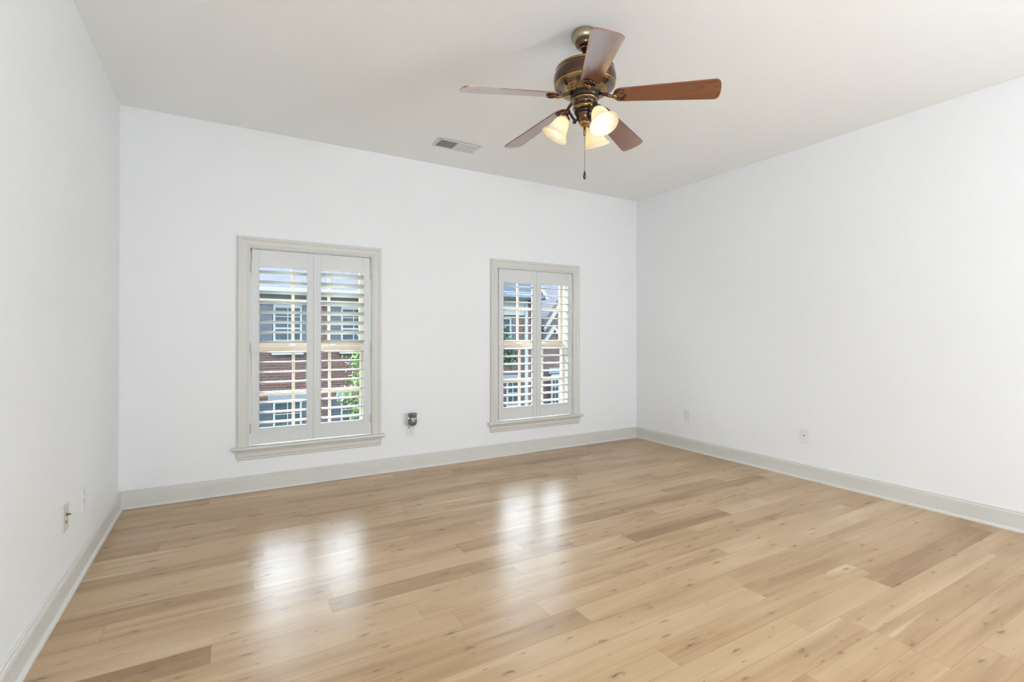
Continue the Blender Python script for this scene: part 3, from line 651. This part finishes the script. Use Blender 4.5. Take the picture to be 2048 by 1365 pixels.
# ------------------------------------------------------------------ ceiling vent
V0, V1, W0, W1 = 1.462, 1.822, 3.632, 3.806
vent = thing('ceiling_vent', 'small white two-way air vent on the ceiling beyond the fan', 'vent', ((V0 + V1) / 2, (W0 + W1) / 2, H))
vT = Matrix.Translation((-(V0 + V1) / 2, -(W0 + W1) / 2, -H))
def vadd(mb, name, material):
    o = mb.build(name, material); o.data.transform(vT); o.parent = vent; return o
mb = MB(); fz = H - .006
mb.box(V0, V1, W0, W0 + .016, fz, H - .0005, .002); mb.box(V0, V1, W1 - .016, W1, fz, H - .0005, .002)
mb.box(V0, V0 + .022, W0, W1, fz, H - .0005, .002); mb.box(V1 - .022, V1, W0, W1, fz, H - .0005, .002)
xm = (V0 + V1) / 2 - .010; mb.box(xm - .004, xm + .004, W0 + .014, W1 - .014, fz, H - .0005, .001)
vadd(mb, 'frame', M['vent'])
vadd(MB().box(V0 + .01, V1 - .01, W0 + .01, W1 - .01, H - .0012, H - .0002), 'duct_backing', M['duct'])
vane_me = {}
for half, (xa, xb, sgn) in enumerate(((V0 + .024, xm - .006, 1), (xm + .006, V1 - .024, -1))):
    for k in range(13):
        xc = xa + (xb - xa) * (k + .5) / 13
        if half not in vane_me:
            if sgn > 0: mb = MB().box(-.0006, .0006, W0 + .015, W1 - .015, -.0052, .0002)
            else: mb = MB().box(-.0064, .0064, W0 + .015, W1 - .015, -.0008, 0, 0, 2, Matrix.Rotation(radians(14), 4, 'Y'))
            o = mb.build('vane', M['vent'], vent); o.data.transform(Matrix.Translation((0, -(W0 + W1) / 2, 0))); vane_me[half] = o.data
        else:
            o = bpy.data.objects.new('vane', vane_me[half]); COL.objects.link(o); o.parent = vent
        o.location = (xc - (V0 + V1) / 2, 0, -.0022 if sgn > 0 else -.0045)
vadd(MB().box(V1 - .020, V1 - .014, (W0 + W1) / 2 + .03, (W0 + W1) / 2 + .035, H - .020, H - .004, .001), 'lever', M['vent'])

vent.rotation_euler = (radians(0.9), radians(0.35), 0); vent.location.z = H - .0022

# ------------------------------------------------------------------ wall plates
def plate_geo(wd, ht, th): # faces -y, centred, back at y=0
    return MB().box(-wd / 2, wd / 2, -th, 0, -ht / 2, ht / 2, .0018, 2)
def slots(parent, zc):
    mb = MB().box(-.0085, -.0055, -.0075, -.0066, zc + .001, zc + .010); mb.box(.0055, .0085, -.0075, -.0066, zc + .002, zc + .009)
    mb.lathe([(0, 0), (.0028, 0), (.0028, .0009), (0, .0009)], 12, Matrix.Translation((0, -.0066, zc - .007)) @ Matrix.Rotation(pi / 2, 4, 'X'))
    return mb
def place(o, wall, u, z):
    if wall == 'left': o.location = (XL, u, z); o.rotation_euler = (0, 0, pi / 2)
    if wall == 'right': o.location = (XR, u, z); o.rotation_euler = (0, 0, -pi / 2)
    if wall == 'back': o.location = (u, D, z)
def duplex(label):
    t = thing('wall_outlet', label, 'outlet', group='duplex power outlets')
    plate_geo(.0735, .115, .0055).build('cover_plate', M['plate'], t)
    for zc in (.0195, -.0195):
        r_ = MB().box(-.0165, .0165, -.0072, -.0045, zc - .0140, zc + .0140, .0016).build('receptacle', M['plate'], t)
        slots(r_, zc).build('slot', M['dark'], r_)
    MB().lathe([(0, 0), (.003, 0), (.0024, .0012), (0, .0015)], 12, Matrix.Translation((0, -.0054, 0)) @ Matrix.Rotation(pi / 2, 4, 'X')).build('screw', M['plate'], t)
    return t
place(duplex('white duplex outlet on the right wall, nearer the corner'), 'right', 3.500, .352)
place(duplex('white duplex outlet on the window wall under the wax warmer'), 'back', 1.427, .345)
place(duplex('white duplex outlet on the left wall, the one nearer the corner'), 'left', 3.236, .358)
t = thing('cable_plate', 'white cable wall plate with a single dark jack on the right wall', 'wall plate')
plate_geo(.0735, .118, .0055).build('cover_plate', M['ivory'].copy() if False else M['plate'], t)
MB().lathe([(0, 0), (.0058, 0), (.0058, .002), (.0040, .0025), (.0040, .0085), (0, .0085)], 16, Matrix.Translation((0, -.0055, 0)) @ Matrix.Rotation(pi / 2, 4, 'X')).build('jack', M['jack'], t)
for zz in (.0415, -.0415): MB().lathe([(0, 0), (.003, 0), (.0024, .0012), (0, .0015)], 12, Matrix.Translation((0, -.0054, zz)) @ Matrix.Rotation(pi / 2, 4, 'X')).build('screw', M['plate'], t)
place(t, 'right', 2.296, .355)
t = thing('jack_plate', 'ivory wall plate with a protruding metal connector and a black port on the left wall', 'wall plate')
plate_geo(.084, .117, .0060).build('cover_plate', M['ivory'], t)
o = MB().lathe([(0, 0), (.0065, 0), (.0065, .004), (.0046, .004), (.0046, .0150), (0, .0150)], 16, Matrix.Translation((0, -.0060, .0130)) @ Matrix.Rotation(pi / 2, 4, 'X')).build('connector', M['jack'], t)
o['label'] = 'dark metal coaxial connector'
o = MB().box(-.007, .007, -.0068, -.0058, -.0270, -.0130, .0003).build('port', M['dark'], t); o['label'] = 'black rectangular port'
place(t, 'left', 2.912, .362)

# plug-in wax warmer on the outlet between the windows
wm = thing('wax_warmer', 'grey-green glazed plug-in wax warmer with small glowing holes between the windows', 'wax warmer', (1.424, D - .052, .390))
WTm = Matrix.Translation((0, 0, 0))
prof_w = [(0, .000), (.022, .000), (.031, .006), (.0380, .020), (.0400, .038), (.0385, .054), (.0360, .066), (.0365, .082), (.0395, .100), (.0405, .1050), (.0385, .1060), (.0365, .1030), (.0340, .088), (.0, .080)]
MB().lathe(prof_w, 40).build('dish', M['teal'], wm)
mb = MB()
for j in range(8):
    a_ = 2 * pi * j / 8 - 2.02
    MB().sphere((.0365 * cos(a_), .0365 * sin(a_), .066), .0034, 8, (1, 1, 1)).build('glowing_hole', M['glow'], wm)
mb = MB().box(-.015, .015, .016, .0440, -.030, .014, .004); mb.lathe([(0, -.012), (.010, -.012), (.016, -.004), (.020, .001), (0, .001)], 24)
mb.build('plug_body', M['plate'], wm)

# two specks on the boards
for x_, y_, lb in ((.989, 3.885, 'tiny white crumb on the floorboards below the wax warmer'), (3.098, 3.864, 'tiny white crumb on the floorboards near the far right corner')):
    b_ = bmesh.new(); bmesh.ops.create_icosphere(b_, subdivisions=2, radius=.006)
    for v in b_.verts: v.co = Vector((v.co.x * (1 + .3 * sin(v.co.y * 700)), v.co.y * .8, v.co.z * .5 + .0028))
    mb = MB(); mb._merge(b_); o = mb.build('crumb', M['debris']); o.location = (x_, y_, 0); tag(o, lb, 'crumb', 'crumbs on the floor')

# ------------------------------------------------------------------ outdoors
GZ = -3.3
struct(MB().box(-40, 50, D + .6, 70, GZ - .2, GZ).build('ground', M['grass']), 'lawn below the windows', 'ground')

def hwindow(root, T, x0, x1, z0, z1, y, blinds=True, shutters=(True, True), sill=True, cols=2, shw=.34):
    """one window of a house: frame part with pane and bars, shutters"""
    mb = MB(); tr_ = .055
    mb.box(x0, x0 + tr_, y - .06, y + .02, z0, z1); mb.box(x1 - tr_, x1, y - .06, y + .02, z0, z1)
    mb.box(x0 + tr_, x1 - tr_, y - .06, y + .02, z1 - tr_ * 1.6, z1); mb.box(x0 + tr_, x1 - tr_, y - .06, y + .02, z0, z0 + tr_)
    zm = (z0 + z1) / 2; mb.box(x0 + tr_, x1 - tr_, y - .05, y + .0, zm - .025, zm + .025)
    f = mb.build('window', M['extrim']); f.data.transform(T); f.parent = root
    mb = MB()
    for c in range(1, cols): xx = x0 + (x1 - x0) * c / cols; mb.box(xx - .012, xx + .012, y - .045, y - .02, z0 + tr_, z1 - tr_)
    for q in (.25, .75): zz = z0 + (z1 - z0) * q; mb.box(x0 + tr_, x1 - tr_, y - .044, y - .021, zz - .012, zz + .012)
    g = mb.build('muntin', M['extrim']); g.data.transform(T); g.parent = f
    g = MB().box(x0 + tr_, x1 - tr_, y - .02, y - .01, z0 + tr_, z1 - tr_).build('pane', M['pane']); g.data.transform(T); g.parent = f
    if sill:
        g = MB().box(x0 - .04, x1 + .04, y - .12, y + .02, z0 - .08, z0, .01).build('window_sill', M['extrim']); g.data.transform(T); g.parent = f
    for s, on in zip((-1, 1), shutters):
        if not on: continue
        a, b_ = (x0 - shw - .01, x0 - .01) if s < 0 else (x1 + .01, x1 + shw + .01)
        mb = MB().box(a, b_, y - .045, y - .005, z0, z1 - .02, .006)
        for k in range(int((z1 - z0) / .07)): zz = z0 + .04 + k * .07; mb.box(a + .04, b_ - .04, y - .055, y - .043, zz, zz + .045)
        g = mb.build('shutter', M['exshut']); g.data.transform(T); g.parent = root

def put(root, T, mb, name, material):
    o = mb.build(name, material); o.data.transform(T); o.parent = root; return o

# house straight across: brick front parallel to the window wall
HA = thing('brick_house', 'red brick house with slate shutters seen through the left window', 'house', (2, 15, GZ))
T = Matrix.Translation((-2, -15, -GZ)); Yh = 15.0
put(HA, T, MB().box(-5.0, 7.0, Yh, Yh + 8, GZ, 2.32), 'wall', M['brick'])
put(HA, T, MB().box(-5.1, 7.1, Yh - .03, Yh + .0, 2.02, 2.30), 'frieze', M['lintel'])
put(HA, T, MB().box(-5.3, 7.3, Yh - .45, Yh + .1, 2.30, 2.36), 'soffit', M['extrim'])
put(HA, T, MB().box(-5.3, 7.3, Yh - .55, Yh - .43, 2.34, 2.46, .02), 'gutter', M['extrim'])
mb = MB().quad((-5.3, Yh - .5, 2.46), (7.3, Yh - .5, 2.46), (5.0, Yh + 4, 4.9), (-3.0, Yh + 4, 4.9))
mb.quad((-5.3, Yh + 8.5, 2.46), (-3.0, Yh + 4, 4.9), (5.0, Yh + 4, 4.9), (7.3, Yh + 8.5, 2.46))
mb.quad((-5.3, Yh - .5, 2.46), (-3.0, Yh + 4, 4.9), (-5.3, Yh + 8.5, 2.46)); mb.quad((7.3, Yh - .5, 2.46), (7.3, Yh + 8.5, 2.46), (5.0, Yh + 4, 4.9))
put(HA, T, mb, 'roof', M['roof'])
for xw in (-2.416, -.631, 1.154, 2.939, 4.724):
    hwindow(HA, T, xw, xw + .735, .72, 2.03, Yh, cols=2)
    hwindow(HA, T, xw, xw + .735, -2.2, -.60, Yh, cols=2)
    put(HA, T, MB().box(xw - .12, xw + .86, Yh - .04, Yh + .02, -.60, -.455), 'lintel', M['lintel'])

# neighbouring house seen through the second window
HB = thing('brick_annex', 'brick house corner with white corner board seen left in the far window', 'house', (8.6, 15, GZ))
T = Matrix.Translation((-8.6, -15, -GZ))
put(HB, T, MB().box(7.6, 9.75, 15.0, 20, GZ, 2.45), 'wall', M['brick'])
put(HB, T, MB().box(7.6, 9.26, 14.96, 15.0, 1.90, 2.45), 'frieze', M['extrim'])
put(HB, T, MB().box(7.5, 9.9, 14.55, 15.0, 2.45, 2.50), 'soffit', M['extrim'])
put(HB, T, MB().box(7.5, 9.9, 14.45, 14.56, 2.48, 2.68, .02), 'gutter', M['frieze'])
put(HB, T, MB().box(9.26, 9.39, 14.93, 15.0, GZ, 2.45, .01), 'corner_board', M['extrim'])
mb = MB().quad((7.5, 14.5, 2.66), (9.9, 14.5, 2.66), (9.9, 19, 5.0), (7.5, 19, 5.0)); mb.quad((7.5, 19, 5.0), (9.9, 19, 5.0), (9.9, 20.5, 2.4), (7.5, 20.5, 2.4))
put(HB, T, mb, 'roof', M['slate'])
put(HB, T, MB().prism([(9.10, 3.45), (9.22, 3.50), (9.95, 2.50), (9.83, 2.45)], 0, .08, 0, Matrix.Translation((0, 14.5, 0)) @ Matrix.Rotation(pi / 2, 4, 'X')), 'rake_board', M['extrim'])
hwindow(HB, T, 8.02, 8.69, .62, 1.84, 15.0, shutters=(False, True), shw=.30)
hwindow(HB, T, 8.52, 9.02, -2.2, -.38, 15.0, shutters=(False, False))
put(HB, T, MB().box(7.7, 9.0, 14.96, 15.02, -.34, -.20), 'lintel', M['lintel'])

HC = thing('gabled_house', 'brown brick house with twin white-trimmed gables seen right in the far window', 'house', (12, 17, GZ))
T = Matrix.Translation((-12, -17, -GZ))
put(HC, T, MB().box(10.0, 17, 16.6, 23, GZ, 1.2), 'wall', M['brick2'])
mb = MB().quad((9.9, 17.0, 1.5), (17, 17.0, 1.5), (17, 22.5, 6.4), (9.9, 22.5, 6.4))
put(HC, T, mb, 'roof', M['roof'])
mb = MB().quad((9.9, 15.9, .60), (13.0, 15.9, .60), (13.0, 17.0, 1.95), (9.9, 17.0, 1.95)); mb.quad((9.9, 15.9, .60), (9.9, 17.0, 1.95), (9.9, 17.0, .6))
put(HC, T, mb, 'lower_roof', M['slate'])
def gable(xl, zl, xp, zp, y, depth, wmat):
    xr = 2 * xp - xl; zb = GZ
    s = (zp - zl) / (xp - xl)
    b = MB(); RX = Matrix.Rotation(pi / 2, 4, 'X')
    b.prism([(xl, zb), (xr, zb), (xr, zl), (xp, zp), (xl, zl)], -depth, 0, 0, Matrix.Translation((0, y, 0)) @ RX)
    put(HC, T, b, 'gable_wall', wmat)
    b = MB(); t_ = .13
    b.prism([(xl - .1, zl - .1 * s), (xp, zp), (xr + .1, zl - .1 * s), (xr + .1, zl - .1 * s - t_ * 1.3), (xp, zp - t_ * 1.4), (xl - .1, zl - .1 * s - t_ * 1.3)], 0, .10, 0, Matrix.Translation((0, y, 0)) @ RX)
    put(HC, T, b, 'rake_board', M['extrim'])
gable(11.08, 1.58, 12.00, 2.80, 16.35, 0.3, M['brick2'])
gable(10.58, .98, 11.06, 1.60, 15.75, 0.3, M['brick2'])
put(HC, T, MB().box(10.6, 11.9, 15.38, 15.45, -.26, -.04), 'lintel', M['lintel'])
hwindow(HC, T, 10.72, 11.10, -2.2, -.30, 15.45, shutters=(False, False)); hwindow(HC, T, 11.16, 11.60, -2.2, -.30, 15.45, shutters=(False, False))

# trees
def tree(name, label, x, y, crowns, leafmat, nleaf, size, seed, trunk=True):
    rnd = random.Random(seed)
    root = thing(name, label, 'tree', (x, y, GZ)); T = Matrix.Translation((-x, -y, -GZ))
    mb = MB()
    for (cx, cy, cz, rx, rz) in crowns:
        for k in range(int(nleaf / len(crowns))):
            u = rnd.gauss(0, .5), rnd.gauss(0, .5), rnd.gauss(0, .5)
            p = Vector((cx + u[0] * rx, cy + u[1] * rx, cz + u[2] * rz))
            n1 = Vector((rnd.gauss(0, 1), rnd.gauss(0, 1), rnd.gauss(0, 1))).normalized(); n2 = n1.orthogonal().normalized(); n3 = n1.cross(n2)
            s = size * rnd.uniform(.6, 1.3)
            mb.quad(p - n2 * s, p - n3 * s * .45, p + n2 * s, p + n3 * s * .45)
    put(root, T, mb, 'foliage', leafmat)
    mb = MB(); top = max(c[2] for c in crowns)
    mb.tube([(x, y, GZ), (x + .03, y, GZ + 1), (x - .02, y, (GZ + top) / 2), (x, y, top)], [.07, .06, .045, .012], 8)
    for (cx, cy, cz, rx, rz) in crowns: mb.tube([(x, y, cz - .5), (cx, cy, cz)], [.02, .008], 6)
    put(root, T, mb, 'trunk', M['bark'])
    return root
tree('young_tree', 'bright green young tree at the right side of the left window view', 2.95, 11.2,
     [(2.60, 11, .62, .26, .22), (2.64, 11, .20, .24, .25), (2.42, 11, -.12, .26, .22), (2.62, 11, -.55, .26, .2), (2.50, 11, -1.0, .32, .3), (2.95, 11.2, .3, .5, .9), (3.2, 11.4, -.6, .6, .8)], M['leaf'], 2600, .045, 3)
tree('dark_tree', 'dark green tree in front of the houses at the left of the far window', 7.1, 13.0,
     [(7.35, 13, .95, .30, .30), (7.1, 13, 1.15, .35, .4), (6.9, 13.1, .6, .5, .5), (7.5, 13, .55, .25, .3)], M['hedge'], 3200, .05, 5)
